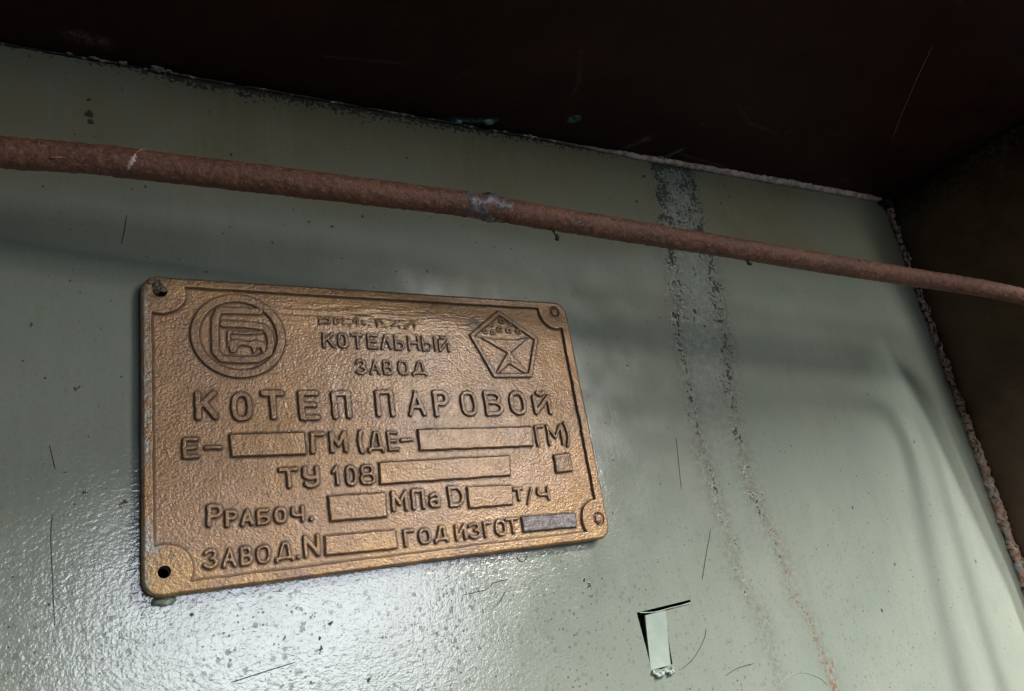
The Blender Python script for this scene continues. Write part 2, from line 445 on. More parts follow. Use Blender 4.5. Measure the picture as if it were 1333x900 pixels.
def build_wall():
    step = 1.15
    xs = np.concatenate([np.linspace(-420, -60, 24)[:-1], np.arange(-60, XW - .6, step), [XW]])
    zs = np.concatenate([np.linspace(-420, -135, 20)[:-1], np.arange(-135, 262, step)])
    X, Z = np.meshgrid(xs, zs, indexing='ij')
    nx, nz = X.shape
    Zt = np.minimum(Z, zc(X) + 3)                            # runs up behind the soffit joint
    idx = np.arange(nx * nz).reshape(nx, nz)
    keep = np.ones((nx - 1, nz - 1), bool)
    keep &= ~(Z[:-1, :-1] > zc(X[:-1, :-1]) + 3)
    verts = np.stack([X.ravel(), np.zeros(nx * nz), Zt.ravel()], 1)
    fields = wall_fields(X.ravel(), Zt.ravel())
    extra_v = []; tri = []
    holes = [[(230.0, -14.4), (264.0, -13.3), (263.9, -14.3), (246.2, -16.0), (244.6, -39.2), (238, -40.2), (232.0, -39.4)],
             [(29.9 + 2.0 * math.cos(a), 28.1 + 2.0 * math.sin(a)) for a in np.linspace(0, 2 * np.pi, 20, endpoint=False)]]
    for h in holes:
        hx = [p[0] for p in h]; hz = [p[1] for p in h]
        i0 = np.searchsorted(xs, min(hx) - 1.5) - 1; i1 = np.searchsorted(xs, max(hx) + 1.5)
        j0 = np.searchsorted(zs, min(hz) - 1.5) - 1; j1 = np.searchsorted(zs, max(hz) + 1.5)
        keep[i0:i1, j0:j1] = False
        ring = [idx[i, j0] for i in range(i0, i1)] + [idx[i1, j] for j in range(j0, j1)] + [idx[i, j1] for i in range(i1, i0, -1)] + [idx[i0, j] for j in range(j1, j0, -1)]
        base = len(verts) + len(extra_v)
        n = len(h)
        extra_v += [(x, 0.0, z) for x, z in h] + [(x, 1.6, z) for x, z in h]
        ids = list(ring) + [base + k for k in range(n)]
        pts = [Vector((verts[i][0], verts[i][2])) for i in ring] + [Vector(p) for p in h]
        nr = len(ring)
        edges = [(k, (k + 1) % nr) for k in range(nr)] + [(nr + k, nr + (k + 1) % n) for k in range(n)]
        ov, _, of, orig, _, _ = delaunay_2d_cdt(pts, edges, [], 0, 1e-6)
        for t in of:
            c = sum((ov[k] for k in t), Vector((0, 0))) / 3
            if poly_sdf(np.array([c.x]), np.array([c.y]), h)[0] < 0: continue
            tri.append([ids[orig[k][0]] for k in t])
        for k in range(n):
            k2 = (k + 1) % n
            if n < 10: continue                               # the punched slot has no visible thickness
            tri.append([base + k, base + k2, base + n + k2]); tri.append([base + k, base + n + k2, base + n + k])
    q = np.stack([idx[:-1, :-1], idx[1:, :-1], idx[1:, 1:], idx[:-1, 1:]], -1)[keep]
    faces = np.concatenate([q[:, [0, 1, 2]], q[:, [0, 2, 3]], np.array(tri)])
    ev = np.array(extra_v)
    allv = np.concatenate([verts, ev])
    ef = wall_fields(ev[:, 0], ev[:, 2])
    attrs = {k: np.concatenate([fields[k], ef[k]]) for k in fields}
    # orient every face towards the room (-y), the cut edges stay as they are
    a, b, c = allv[faces[:, 0]], allv[faces[:, 1]], allv[faces[:, 2]]
    ny = np.cross(b - a, c - a)[:, 1]
    flip = ny > 1e-9
    faces[flip] = faces[flip][:, [0, 2, 1]]
    used = np.zeros(len(allv), bool); used[faces.ravel()] = True
    remap = np.cumsum(used) - 1
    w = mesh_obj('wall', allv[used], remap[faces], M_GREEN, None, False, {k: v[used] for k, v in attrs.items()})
    structure(w)
    return w
wall = build_wall()

def box(x0, x1, y0, y1, z0, z1):
    v = [(x, y, z) for x in (x0, x1) for y in (y0, y1) for z in (z0, z1)]
    f = [(0, 1, 3, 2), (4, 6, 7, 5), (0, 4, 5, 1), (2, 3, 7, 6), (0, 2, 6, 4), (1, 5, 7, 3)]
    return v, f
v, f = box(-419, XW - 1, 22, 30, -419, 239)
structure(mesh_obj('added_dark_sheet', v, f, M_DARK, None, False))  # near-black sheet added behind the openings to keep them dark

# bent tab punched out of the wall sheet: a child of the wall, hinged at its foot
def build_tab():
    nu, nv = 14, 26
    P = []
    for i in range(nu + 1):
        u = i / nu
        for j in range(nv + 1):
            w_ = j / nv                                    # 0 at the foot, 1 at the free end
            xl, xr = 232.3 + 1.0 * w_, 244.2 + 1.7 * w_
            x = xl + (xr - xl) * u; z = -39.6 + 23.4 * w_ + .4 * u * w_
            y = .8 - 2.6 * w_**1.3 + .5 * math.sin(u * math.pi) * w_
            P.append((x, y, z))
    F = []
    for i in range(nu):
        for j in range(nv):
            a = i * (nv + 1) + j
            F.append((a, a + nv + 1, a + nv + 2, a + 1))
    n = len(P)
    P += [(x, y + .9, z) for x, y, z in P]
    F += [(a + n, d + n, c + n, b + n) for a, b, c, d in F]
    def side(ids):
        for a, b in zip(ids[:-1], ids[1:]): F.append((a, b, b + n, a + n))
    side([j for j in range(nv + 1)]); side([nu * (nv + 1) + j for j in range(nv + 1)])
    side([i * (nv + 1) + nv for i in range(nu + 1)]); side([i * (nv + 1) for i in range(nu + 1)])
    o = mesh_obj('bent_tab', P, F, M_LITGREEN, wall, False)
    o['label'] = 'tab toned as lit, bent out of a slot cut in the green sheet'
    # crumpled paint at the foot of the tab
    pts = spline([(231.6, -.3, -40.2), (235, -.9, -42.6), (239, -.6, -41.4), (242, -1.2, -42.6), (243.8, -.4, -40.9)], 10)
    vv, ff, _ = tube_mesh(pts, np.linspace(.9, .9, len(pts)) * (1 + .4 * np.sin(np.arange(len(pts)))), 8)
    mesh_obj('paint_curl', vv, ff, M_LITGREEN, wall)
    pts = spline([(231.5, -.4, -14.6), (240, -.7, -15.6), (250, -.7, -15.2), (263, -.4, -14.9)], 8)
    vv, ff, _ = tube_mesh(pts, np.full(len(pts), .2), 6)
    mesh_obj('slot_lip', vv, ff, M_LITGREEN, wall)
build_tab()

# ------------------------------------------------------------------ soffit and side wall
DEPTH = 290.0  # carried on out of view, deep enough to shade the upper wall
def sheet(name, P, mat, fields, thick):
    """P (a, b, 3) grid of front points; thick = offset vector of the back"""
    a, b, _ = P.shape
    idx = np.arange(a * b).reshape(a, b)
    F = np.stack([idx[:-1, :-1], idx[1:, :-1], idx[1:, 1:], idx[:-1, 1:]], -1).reshape(-1, 4)
    V = P.reshape(-1, 3); n = len(V)
    V2 = np.concatenate([V, V + np.array(thick)])
    ring = np.concatenate([idx[:, 0], idx[-1, 1:], idx[-2::-1, -1], idx[0, -2:0:-1]])
    r2 = np.roll(ring, -1)
    F2 = np.concatenate([F, F[:, ::-1] + n, np.stack([ring, ring + n, r2 + n, r2], -1)])
    attrs = {k: np.concatenate([v.ravel(), v.ravel()]) for k, v in fields.items()}
    return structure(mesh_obj(name, V2, F2, mat, None, False, attrs))

xs = np.concatenate([np.linspace(-420, -60, 20)[:-1], np.arange(-60, 640, 1.6)])
ys = np.concatenate([np.arange(-1.0, -60, -1.3), np.arange(-60, -DEPTH, -2.6), [-DEPTH]])
X, Y = np.meshgrid(xs, ys, indexing='ij')
def line_mask(X, Y, pts, w): return np.exp(-(seg_dist(X, Y, pts) / w)**2)
scuff = .9 * line_mask(X, Y, [(-3, -13), (9, -11.5)], 3.0) + 1.0 * line_mask(X, Y, [(288, -6), (295, -16)], 1.6) + 1.1 * np.exp(-(np.hypot(X - 295.5, Y + 17) / 3)**2)
scuff += .55 * smooth(.5, .75, fbm(X / 22, Y / 22, 45)) + .5 * line_mask(X, Y, [(210, -70), (222, -52), (226, -40)], .8) + .45 * line_mask(X, Y, [(95, -30), (130, -36)], .8) + .5 * line_mask(X, Y, [(330, -60), (352, -48), (380, -45)], .8)
scuff += .9 * line_mask(X, Y, [(330, -9), (372, -5)], 1.2) + .8 * np.exp(-(np.hypot(X - 489, Y + 14) / 2)**2) + .6 * smooth(.35, .6, fbm(X / 14, Y / 5, 41)) * np.exp(Y / 10)
ring = np.abs(np.hypot(X - 239.2, Y + 22) - 2.4)
teal = 1.1 * np.exp(-(ring / .9)**2) + 1.1 * line_mask(X, Y, [(172, -3), (182, -4.5), (195, -8.5)], 1.5) + .9 * line_mask(X, Y, [(322, -3), (327, -13)], 1.3)
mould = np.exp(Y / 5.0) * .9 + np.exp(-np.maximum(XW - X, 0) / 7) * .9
Y = np.where(Y < -60, -60 + (Y + 60) * np.interp(X, [-60, 100, 450], [1.3, 1.15, 1.0]), Y)          # unseen front edge set deeper at left to darken the wall there
Pc = np.stack([X, Y, zc(X) + .25 * fbm(X / 60, Y / 60, 3)], -1)
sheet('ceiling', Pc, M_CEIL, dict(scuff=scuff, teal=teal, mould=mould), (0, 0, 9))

ys = np.concatenate([np.arange(1.0, -60, -1.3), np.arange(-60, -112, -2.6), [-112.0]])
zs = np.concatenate([np.linspace(-420, -140, 16)[:-1], np.arange(-140, 251, 1.6)])
Y, Z = np.meshgrid(ys, zs, indexing='ij')
scuff = 1.1 * line_mask(Y, Z, [(-84, 246), (-81.7, 232), (-81, 222)], 1.3) + .9 * np.exp(-(np.hypot(Y + 50, Z - 134) / 1.6)**2) + .7 * smooth(.45, .7, fbm(Y / 12, Z / 12, 77))
mould = smooth(210, 250, Z) * .9 + np.exp(Y / 4) * .9
Y = np.where(Y < -30, -30 + (Y + 30) * np.interp(Z, [-420, -140, -15, 111, 143, 250], [.0, .0, .03, .43, .57, 1.2]), Y)   # unseen front part cut back lower down so light reaches the corner
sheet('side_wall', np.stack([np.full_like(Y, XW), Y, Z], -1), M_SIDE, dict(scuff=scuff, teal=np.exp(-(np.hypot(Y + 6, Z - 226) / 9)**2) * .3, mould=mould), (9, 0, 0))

# ------------------------------------------------------------------ the cast nameplate
PX, PZ = 23.8, 20.6                                         # wall position of the plate's own zero
plate = bpy.data.objects.new('nameplate', None)
col.objects.link(plate)
plate.empty_display_size = .02
plate.location = (PX * MM, 0, PZ * MM)
tag(plate, 'cast bronze-painted boiler nameplate with raised Cyrillic lettering screwed to the green wall', 'nameplate')

G = 0.2
gx = np.arange(-1.4, 197.2, G); gz = np.arange(-1.2, 120.0, G)
GX, GZ = np.meshgrid(gx, gz, indexing='ij')
FIELD = 4.3                                                  # height of the sunk field above the wall
ox, oz = -.8, -.5
OUT = rrect_sdf(GX, GZ, -.8, 196.2, -.5, 119.0, 6.5) + .25 * fbm(GX / 9, GZ / 9, 51)
HOLES = [(5.8, 112.6), (188.5, 113.6), (191.0, 8.6), (6.1, 7.6)]
relief = .055 * fbm(GX / 1.7, GZ / 1.15, 11, 2) + .06 * fbm(GX / 1.0, GZ / .75, 13, 2) + .14 * fbm(GX / 16, GZ / 16, 15)
grind = np.exp(-((GX - 92) / 40)**2) * np.exp(-((GZ - 106) / 5)**2)
relief = relief + grind * (.45 * fbm(GX / 14, GZ / 1.7, 17) + .25)

def st(d, hw, e=.42):
    return 1 - smooth(hw - e, hw + e, d)

def arc(cx, cy, rx, ry, a0, a1, n=14):
    return [(cx + rx * math.cos(math.radians(a)), cy + ry * math.sin(math.radians(a))) for a in np.linspace(a0, a1, n)]
def oval(cx=.5, cy=.5, rx=.5, ry=.5):
    out = []
    for a in np.linspace(0, 2 * np.pi, 29):
        c, s = math.cos(a), math.sin(a)
        out.append((cx + rx * math.copysign(abs(c)**.75, c), cy + ry * math.copysign(abs(s)**.75, s)))
    return out
GLYPH = {
    'К': [[(0, 0), (0, 1)], [(.02, .42), (.95, 1)], [(.36, .6), (1, 0)]],
    'О': [oval()], '0': [oval()], 'С': [arc(.5, .5, .5, .5, 50, 310)],
    'Т': [[(0, 1), (1, 1)], [(.5, 1), (.5, 0)]], 'т': [[(0, 1), (1, 1)], [(.5, 1), (.5, 0)]],
    'Е': [[(1, 1), (0, 1), (0, 0), (1, 0)], [(0, .52), (.85, .52)]],
    'П': [[(0, 0), (0, 1), (1, 1), (1, 0)]],
    'Л': [[(0, 0), (.45, 1), (1, 0)]],
    'А': [[(0, 0), (.5, 1), (1, 0)], [(.2, .34), (.8, .34)]],
    'Р': [[(0, 0), (0, 1), (.55, 1)] + arc(.55, .74, .45, .26, 90, -90) + [(0, .48)]],
    'В': [[(0, 0), (0, 1), (.5, 1)] + arc(.5, .77, .4, .23, 90, -90) + [(0, .54)], [(.5, .54)] + arc(.5, .27, .5, .27, 90, -90) + [(0, 0)]],
    'Б': [[(.9, 1), (0, 1), (0, 0), (.5, 0)] + arc(.5, .28, .5, .28, -90, 90) + [(0, .56)]],
    'И': [[(0, 1), (0, 0), (1, 1), (1, 0)]],
    'N': [[(0, 0), (0, 1), (1, 0), (1, 1)]],
    'Й': [[(0, .84), (0, 0), (1, .84), (1, 0)], [(.28, 1.04), (.5, .98), (.72, 1.04)]],
    'Ь': [[(0, 1), (0, 0), (.5, 0)] + arc(.5, .28, .5, .28, -90, 90) + [(0, .56)]],
    'Н': [[(0, 0), (0, 1)], [(1, 0), (1, 1)], [(0, .5), (1, .5)]],
    'Ы': [[(0, 1), (0, 0), (.25, 0)] + arc(.3, .28, .3, .28, -90, 90) + [(0, .56)], [(1, 0), (1, 1)]],
    'З': [[(0, .85)] + arc(.45, .76, .48, .24, 140, -80) + arc(.45, .27, .55, .27, 80, -150)],
    'Д': [[(0, -.06), (0, .08), (1, .08), (1, -.06)], [(.16, .1), (.45, 1), (.72, 1), (.84, .1)]],
    'Г': [[(0, 0), (0, 1), (1, 1)]],
    'М': [[(0, 0), (0, 1), (.5, .35), (1, 1), (1, 0)]],
    '(': [arc(1.1, .5, 1.0, .56, 118, 242)], ')': [arc(-.1, .5, 1.0, .56, 62, -62)],
    '-': [[(.0, .5), (1, .5)]],
    'U': [[(0, 1), (0, .68)] + arc(.45, .68, .45, .24, 180, 275) + [(1, .46)], [(1, 1), (1, .26)] + arc(.5, .26, .5, .26, 0, -150)],
    '1': [[(0, .72), (.6, 1), (.6, 0)]],
    '8': [oval(.5, .75, .42, .25), oval(.5, .25, .5, .26)],
    'Ч': [[(0, 1), (0, .62)] + arc(.4, .62, .4, .22, 180, 270) + [(1, .42)], [(1, 1), (1, 0)]],
    'ч': [[(0, 1), (0, .62)] + arc(.4, .62, .4, .22, 180, 270) + [(1, .42)], [(1, 1), (1, 0)]],
    '.': [[(.3, .05), (.36, .05)]],
    'a': [[(.05, .85)] + arc(.5, .72, .42, .28, 130, 0) + [(.92, 0)], oval(.46, .28, .46, .28)],
    'D': [[(0, 0), (0, 1), (.45, 1)] + arc(.45, .5, .55, .5, 90, -90) + [(0, 0)]],
    '/': [[(0, 0), (1, 1)]],
}
WORDS = {
    'boiler': [('К', 17.0, 25.6, 60.9, 72.8), ('О', 29.8, 38.1, 59.9, 72.2), ('Т', 41.1, 50.5, 60.6, 72.6), ('Е', 55.7, 64.3, 59.8, 72.5), ('П', 69.2, 77.6, 60.1, 72.3)],
    'steam': [('П', 88.0, 96.6, 60.3, 72.7), ('А', 102.3, 111.3, 60.2, 72.5), ('Р', 114.6, 122.8, 59.9, 72.4), ('О', 127.8, 136.7, 59.7, 72.2), ('В', 140.1, 150.3, 59.6, 72.1), ('О', 153.5, 162.8, 59.7, 72.0), ('Й', 166.2, 176.8, 59.6, 71.4)],
    'kot': [('К', 67.6, 73.3, 91.1, 98.4), ('О', 74.1, 79.0, 91.1, 98.4), ('Т', 80.0, 86.0, 91.0, 98.2), ('Е', 87.2, 92.4, 91.0, 98.2), ('Л', 93.3, 98.9, 90.9, 98.2), ('Ь', 99.7, 105.0, 90.8, 98.2), ('Н', 106.1, 112.1, 90.7, 98.3), ('Ы', 112.8, 120.2, 90.6, 98.4), ('Й', 121.1, 127.0, 90.4, 98.2)],
    'zav': [('З', 81.0, 86.1, 79.3, 86.4), ('А', 87.0, 92.2, 79.2, 86.3), ('В', 93.2, 98.0, 79.1, 86.3), ('О', 99.8, 105.2, 79.1, 86.3), ('Д', 106.5, 114.1, 79.0, 86.3)],
    'E': [('Е', 12.3, 18.6, 46.3, 54.8), ('-', 19.7, 26.6, 46.4, 54.5)],
    'GM1': [('Г', 59.2, 65.6, 45.9, 55.1), ('М', 66.9, 74.5, 46.0, 55.3), ('(', 78.4, 82.0, 45.0, 55.6)],
    'DE': [('Д', 82.6, 90.3, 45.7, 54.8), ('Е', 91.3, 96.8, 45.5, 54.5), ('-', 97.2, 103.4, 45.7, 54.7)],
    'GM2': [('Г', 164.5, 170.0, 44.4, 54.9), ('М', 171.0, 180.3, 44.4, 55.2), (')', 180.1, 184.3, 43.4, 56.2)],
    'TU': [('Т', 46.0, 54.1, 33.0, 41.6), ('U', 55.1, 62.1, 32.6, 41.6)],
    '108': [('1', 66.7, 70.7, 32.6, 41.3), ('0', 72.2, 77.4, 32.3, 41.0), ('8', 78.0, 85.0, 32.3, 41.1)],
    'Rr': [('Р', 20.0, 25.9, 21.1, 29.6), ('Р', 26.2, 30.9, 20.6, 27.2), ('А', 31.4, 36.6, 20.3, 26.8), ('Б', 37.1, 42.6, 20.0, 26.5), ('О', 43.5, 48.7, 20.0, 26.7), ('Ч', 49.8, 55.2, 20.0, 26.5), ('.', 56.0, 59.8, 19.9, 26.8)],
    'MPa': [('М', 90.2, 97.8, 20.5, 29.3), ('П', 99.1, 105.4, 20.4, 29.5), ('a', 106.7, 112.6, 20.7, 27.4)],
    'D': [('D', 115.7, 123.8, 20.2, 29.6)],
    'tch': [('т', 147.7, 153.3, 20.3, 26.6), ('/', 153.7, 158.3, 18.2, 26.0), ('ч', 159.9, 166.9, 19.5, 25.8)],
    'zavN': [('З', 18.5, 23.7, 6.5, 14.0), ('А', 24.7, 29.9, 6.5, 13.6), ('В', 30.8, 35.6, 6.3, 13.5), ('О', 36.4, 41.9, 6.2, 13.4), ('Д', 43.0, 50.4, 6.4, 13.6), ('.', 50.7, 52.7, 6.3, 13.7)],
    'N': [('N', 53.7, 60.2, 6.7, 15.3)],
    'god': [('Г', 93.8, 98.9, 6.3, 13.5), ('О', 100.2, 106.1, 6.3, 13.3), ('Д', 107.1, 114.0, 6.6, 13.5)],
    'izg': [('И', 116.8, 122.3, 6.4, 13.2), ('З', 123.0, 129.3, 6.2, 13.3), ('Г', 130.3, 134.9, 6.3, 13.2), ('О', 135.8, 141.8, 6.2, 13.3), ('Т', 141.0, 148.7, 6.4, 13.6)],
    'bij': [('Б', 66.8, 72.1, 101.8, 107.1), ('И', 73.4, 78.2, 101.7, 107.1), ('Й', 79.5, 84.4, 101.6, 107.0), ('С', 85.7, 90.6, 101.5, 107.0), ('К', 92.0, 97.4, 101.4, 106.9), ('И', 98.8, 104.0, 101.3, 106.9), ('Й', 105.4, 111.1, 101.2, 106.8)],
}
def word_field(letters, hw, e=.42):
    s = np.zeros_like(GX)
    for ch, x0, x1, z0, z1 in letters:
        i0 = max(int((x0 - 3 - gx[0]) / G), 0); i1 = int((x1 + 3 - gx[0]) / G)
        j0 = max(int((z0 - 3 - gz[0]) / G), 0); j1 = int((z1 + 3 - gz[0]) / G)
        LX, LZ = GX[i0:i1, j0:j1], GZ[i0:i1, j0:j1]
        # hand-cut mould: each letter sits a little differently
        k = (x0 * 7.3 + z0 * 3.1)
        LX = LX + .22 * pnoise(LX / 3.5 + k, LZ / 3.5, 61); LZ = LZ + .22 * pnoise(LX / 3.5, LZ / 3.5 + k, 62)
        h = hw * (1 + .10 * math.sin(k * 5))
        for stroke in GLYPH[ch]:
            p = [(x0 + hw + u * (x1 - x0 - 2 * hw), z0 + hw + w * (z1 - z0 - 2 * hw)) for u, w in stroke]
            s[i0:i1, j0:j1] = np.maximum(s[i0:i1, j0:j1], st(seg_dist(LX, LZ, p), h - .08, e))
    return s

feats = []                                                   # (name, s field, height, material)
# rim with rounded corner bosses
inner = np.maximum(rrect_sdf(GX, GZ, 3.1, 191.2, 3.7, 114.9, .8), -np.min([np.hypot(GX - a, GZ - b) for a, b in HOLES], axis=0) + 9.4)
inner = inner + .3 * fbm(GX / 7, GZ / 7, 71)
rim_s = smooth(-.45, .45, inner)
HW = dict(boiler=1.25, steam=1.22, kot=.70, zav=.72, E=1.0, GM1=.98, DE=.86, GM2=.84, TU=1.05, Rr=.88, MPa=.95, D=.98, tch=.82, zavN=.80, N=.92, god=.80, izg=.78, bij=.55)
HW['108'] = .86
for k, letters in WORDS.items():
    s = word_field(letters, HW[k], .30 if HW[k] < .75 else .36)
    if k in ('TU', 'Rr'): pass
    if k == 'bij':
        s = s * smooth(-.45, .25, fbm(GX / 5, GZ / 3, 81)) * smooth(105.9, 104.6, GZ + .9 * fbm(GX / 6, GZ / 6, 83))
    feats.append(('raised_word' if len(letters) > 1 else 'raised_letter', s, .75 if k == 'bij' else (1.1 if HW[k] > .75 else .85), M_BRASS))
BOX = [[(28.6, 55.8), (28.8, 46), (57.9, 45.6), (57.7, 55.6)], [(105.1, 55.2), (105, 44.8), (162.8, 44.3), (163.8, 54.6)],
       [(86.3, 41.8), (85.9, 31.7), (148.2, 31.5), (149.7, 41.6)], [(172.3, 40.6), (171.7, 31), (182.3, 31.6), (182.7, 41.2)],
       [(64, 29.6), (64.3, 18.9), (88.4, 18.4), (88.9, 29.3)], [(124.7, 29), (124.5, 18.7), (147, 18.6), (148.2, 28.1)],
       [(61.7, 14.5), (61.1, 6.2), (91.4, 5.7), (91.2, 14.2)], [(149.3, 13.9), (149.4, 6.3), (178.7, 5.7), (179.4, 13.1)]]
for i, b in enumerate(BOX):
    sd = poly_sdf(GX, GZ, b) + .28 * fbm(GX / 5, GZ / 5, 90 + i)
    feats.append(('blank_field', 1 - smooth(-.95, .15, sd), 1.2, M_GREY if i == 7 else M_BRASS))
# round works emblem: ring and a letter figure inside
rr = np.hypot((GX - 34.3) / 18.6, (GZ - 95.5) / 18.3)
ring_s = (1 - smooth(.955, 1.0, rr)) * smooth(.765, .81, rr)
figB = [(42.7, 106.4), (27.0, 106.0), (25.6, 102.5), (25.2, 96.9), (25.2, 88.5), (27.5, 85.6), (34, 85.2), (41, 85.6), (45.4, 88.4), (46.6, 92.5), (46.2, 96.6), (44.0, 99.6), (36, 100.4), (28.5, 100.3)]
fig_s = np.maximum(st(seg_dist(GX, GZ, figB), 1.55, .5), .8 * st(seg_dist(GX, GZ, [(30.4, 97.0), (30.2, 91.0)]), .7))
beast = [(28.97 + (u - 400) * .044, 98.05 - (w - 380) * .0491) for u, w in [(425, 480), (500, 460), (600, 478), (690, 462), (760, 495), (745, 580), (715, 580), (700, 538), (672, 538), (658, 582), (632, 582), (618, 530), (540, 515), (505, 535), (485, 582), (432, 582)]]
fig_s = np.maximum(fig_s, .9 * (1 - smooth(-.45, .3, poly_sdf(GX, GZ, beast))))
fig_s = np.maximum(fig_s, .8 * st(seg_dist(GX, GZ, [(31, 96.9), (37, 96.6), (43, 97.3)]), .7))
feats.append(('round_emblem', ring_s, .95, M_BRASS)); feats.append(('emblem_figure', fig_s, .85, M_BRASS))
# five-sided quality mark
pent = [(156.1, 111.6), (139.2, 99.2), (148.2, 79.3), (167.7, 79.6), (174.9, 98.6)]
pd = np.abs(poly_sdf(GX, GZ, pent))
pent_s = st(pd, 1.15, .42)
fig = [(142.3, 99.0), (151.2, 97.8), (163.8, 98.0), (171.5, 99.7), (159.3, 91.0), (167.4, 80.6), (164.6, 80.6), (157.1, 85.2), (150.4, 80.3), (148.8, 80.6), (156.9, 90.8)]
bowl = 1 - smooth(-.45, .35, poly_sdf(GX, GZ, fig))
for x, z, r in [(146.8, 101.8, 1.5), (150.9, 101.2, 1.3), (154.9, 103, 1.5), (160, 102.6, 1.5), (165.5, 102.4, 1.6), (157, 107.6, 1.7), (161.8, 106.6, 1.3), (150.6, 105.6, 1.4)]:
    bowl = np.maximum(bowl, .85 * st(np.abs(np.hypot((GX - x) / 1.15, GZ - z) - r * .62), .5, .35))
feats.append(('quality_mark', pent_s, .95, M_BRASS)); feats.append(('mark_figure', bowl, .75, M_BRASS))

tot = FIELD + relief + 1.35 * rim_s
for n, s, h, mt in feats: tot = tot + h * s
# shallow recess round the two fasteners
for a, b in HOLES[1:3]:
    tot = tot - .75 * (1 - smooth(2.7, 3.2, np.hypot(GX - a, GZ - b)))
edge_round = -.9 * np.clip(1 - (-OUT) / 1.1, 0, 1)**2
tot = tot + edge_round

def blur(a, r):
    k = int(round(r / G))
    for ax in (0, 1):
        for _ in range(2):
            p = np.pad(a, [(k + 1, k) if i == ax else (0, 0) for i in (0, 1)], mode='edge')
            c = np.cumsum(p, axis=ax)
            n = a.shape[ax]
            hi = np.take(c, np.arange(2 * k + 1, 2 * k + 1 + n), axis=ax); lo = np.take(c, np.arange(0, n), axis=ax)
            a = (hi - lo) / (2 * k + 1)
    return a
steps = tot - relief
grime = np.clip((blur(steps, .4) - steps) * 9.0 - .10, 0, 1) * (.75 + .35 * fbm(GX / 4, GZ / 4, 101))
tops = np.max([s for n_, s, h_, m_ in feats if n_ != 'blank_field'], axis=0)
tops = np.maximum(tops, 2.6 * next(s for k_, (n_, s, h_, m_) in enumerate([f for f in feats if f[0] == 'blank_field']) if k_ == 3))
grime = np.maximum(grime, tops * (.14 + .20 * fbm(GX / 5, GZ / 5, 121)))
grime = np.maximum(grime, .8 * (1 - smooth(3, 8, np.hypot(GX - 4, GZ - 114))) * smooth(-.3, .3, fbm(GX / 3, GZ / 3, 103)))
grime = np.maximum(grime, .75 * np.exp(-((np.hypot(GX - 142, GZ - 104.5)) / 4.5)**2))
grime = np.clip(grime + .35 * grind * smooth(0, .5, fbm(GX / 14, GZ / 2, 105)), 0, 1)
gold = np.clip(.9 * np.exp(-((GZ - 113.2) / 2.6)**2) * smooth(-.4, .2, fbm(GX / 18, GZ / 9, 107)) + .9 * smooth(26, 6, GZ) * smooth(.0, .5, fbm(GX / 22, GZ / 12, 109) + .25)
               + .8 * (1 - smooth(6, 12, np.hypot(GX - 8, GZ - 6))), 0, 1)
gold = np.maximum(gold, .9 * np.exp(-((GX - 88) / 26)**4) * np.exp(-((GZ - 103.6) / 2.6)**2))
worn = np.clip(smooth(2.6, 1.0, GX) * smooth(.0, .35, fbm(GX / 10, GZ / 22, 111) + .2) + .8 * (1 - smooth(2, 6, np.hypot(GX - 1.5, GZ - 17))) + .7 * np.exp(-((GZ - 118.2) / .8)**2) * smooth(.0, .4, fbm(GX / 20, GZ / 5, 113)), 0, 1)

def patch(name, mask, H, mat, parent, sdf=None, skirt=None):
    """cells of the plate grid where mask is set -> mesh; sdf: snap the outline to sdf = 0; skirt: depth to close the sides to"""
    ids = -np.ones(GX.shape, np.int64)
    vm = np.zeros(GX.shape, bool)
    for a in (0, 1):
        for b in (0, 1):
            vm[a:GX.shape[0] - 1 + a, b:GX.shape[1] - 1 + b] |= mask
    ids[vm] = np.arange(vm.sum())
    q = np.stack([ids[:-1, :-1], ids[1:, :-1], ids[1:, 1:], ids[:-1, 1:]], -1)[mask]
    px, pz, py = GX[vm].copy(), GZ[vm].copy(), -H[vm]
    attrs = [grime[vm], gold[vm], worn[vm]]
    if sdf is not None or skirt is not None:
        e = np.concatenate([q[:, [0, 1]], q[:, [1, 2]], q[:, [2, 3]], q[:, [3, 0]]])
        key = np.sort(e, 1); key = key[:, 0] * 10000000 + key[:, 1]
        u, inv, cnt = np.unique(key, return_inverse=True, return_counts=True)
        be = e[cnt[inv] == 1]
        if sdf is not None:
            gxx, gzz = np.gradient(sdf, G)
            bv = np.unique(be)
            s_, a_, b_ = sdf[vm][bv], gxx[vm][bv], gzz[vm][bv]
            ok = np.abs(s_) < .5
            px[bv] -= np.where(ok, s_ * a_, 0); pz[bv] -= np.where(ok, s_ * b_, 0)
    V = np.stack([px, py, pz], 1)
    F = q
    if skirt is not None:
        bv = np.unique(be); mp = {}
        n0 = len(V)
        top = V[bv].copy(); bot = top.copy(); bot[:, 1] = -skirt
        lut = -np.ones(n0, np.int64); lut[bv] = np.arange(len(bv))
        V = np.concatenate([V, top, bot])
        a, b = lut[be[:, 0]] + n0, lut[be[:, 1]] + n0
        F = np.concatenate([F, np.stack([b, a, a + len(bv), b + len(bv)], -1)])
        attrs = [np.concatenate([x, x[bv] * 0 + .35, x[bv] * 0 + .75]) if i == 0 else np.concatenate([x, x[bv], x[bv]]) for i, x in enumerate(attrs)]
    return mesh_obj(name, V, F, mat, parent, True, dict(grime=attrs[0], gold=attrs[1], worn=attrs[2]))

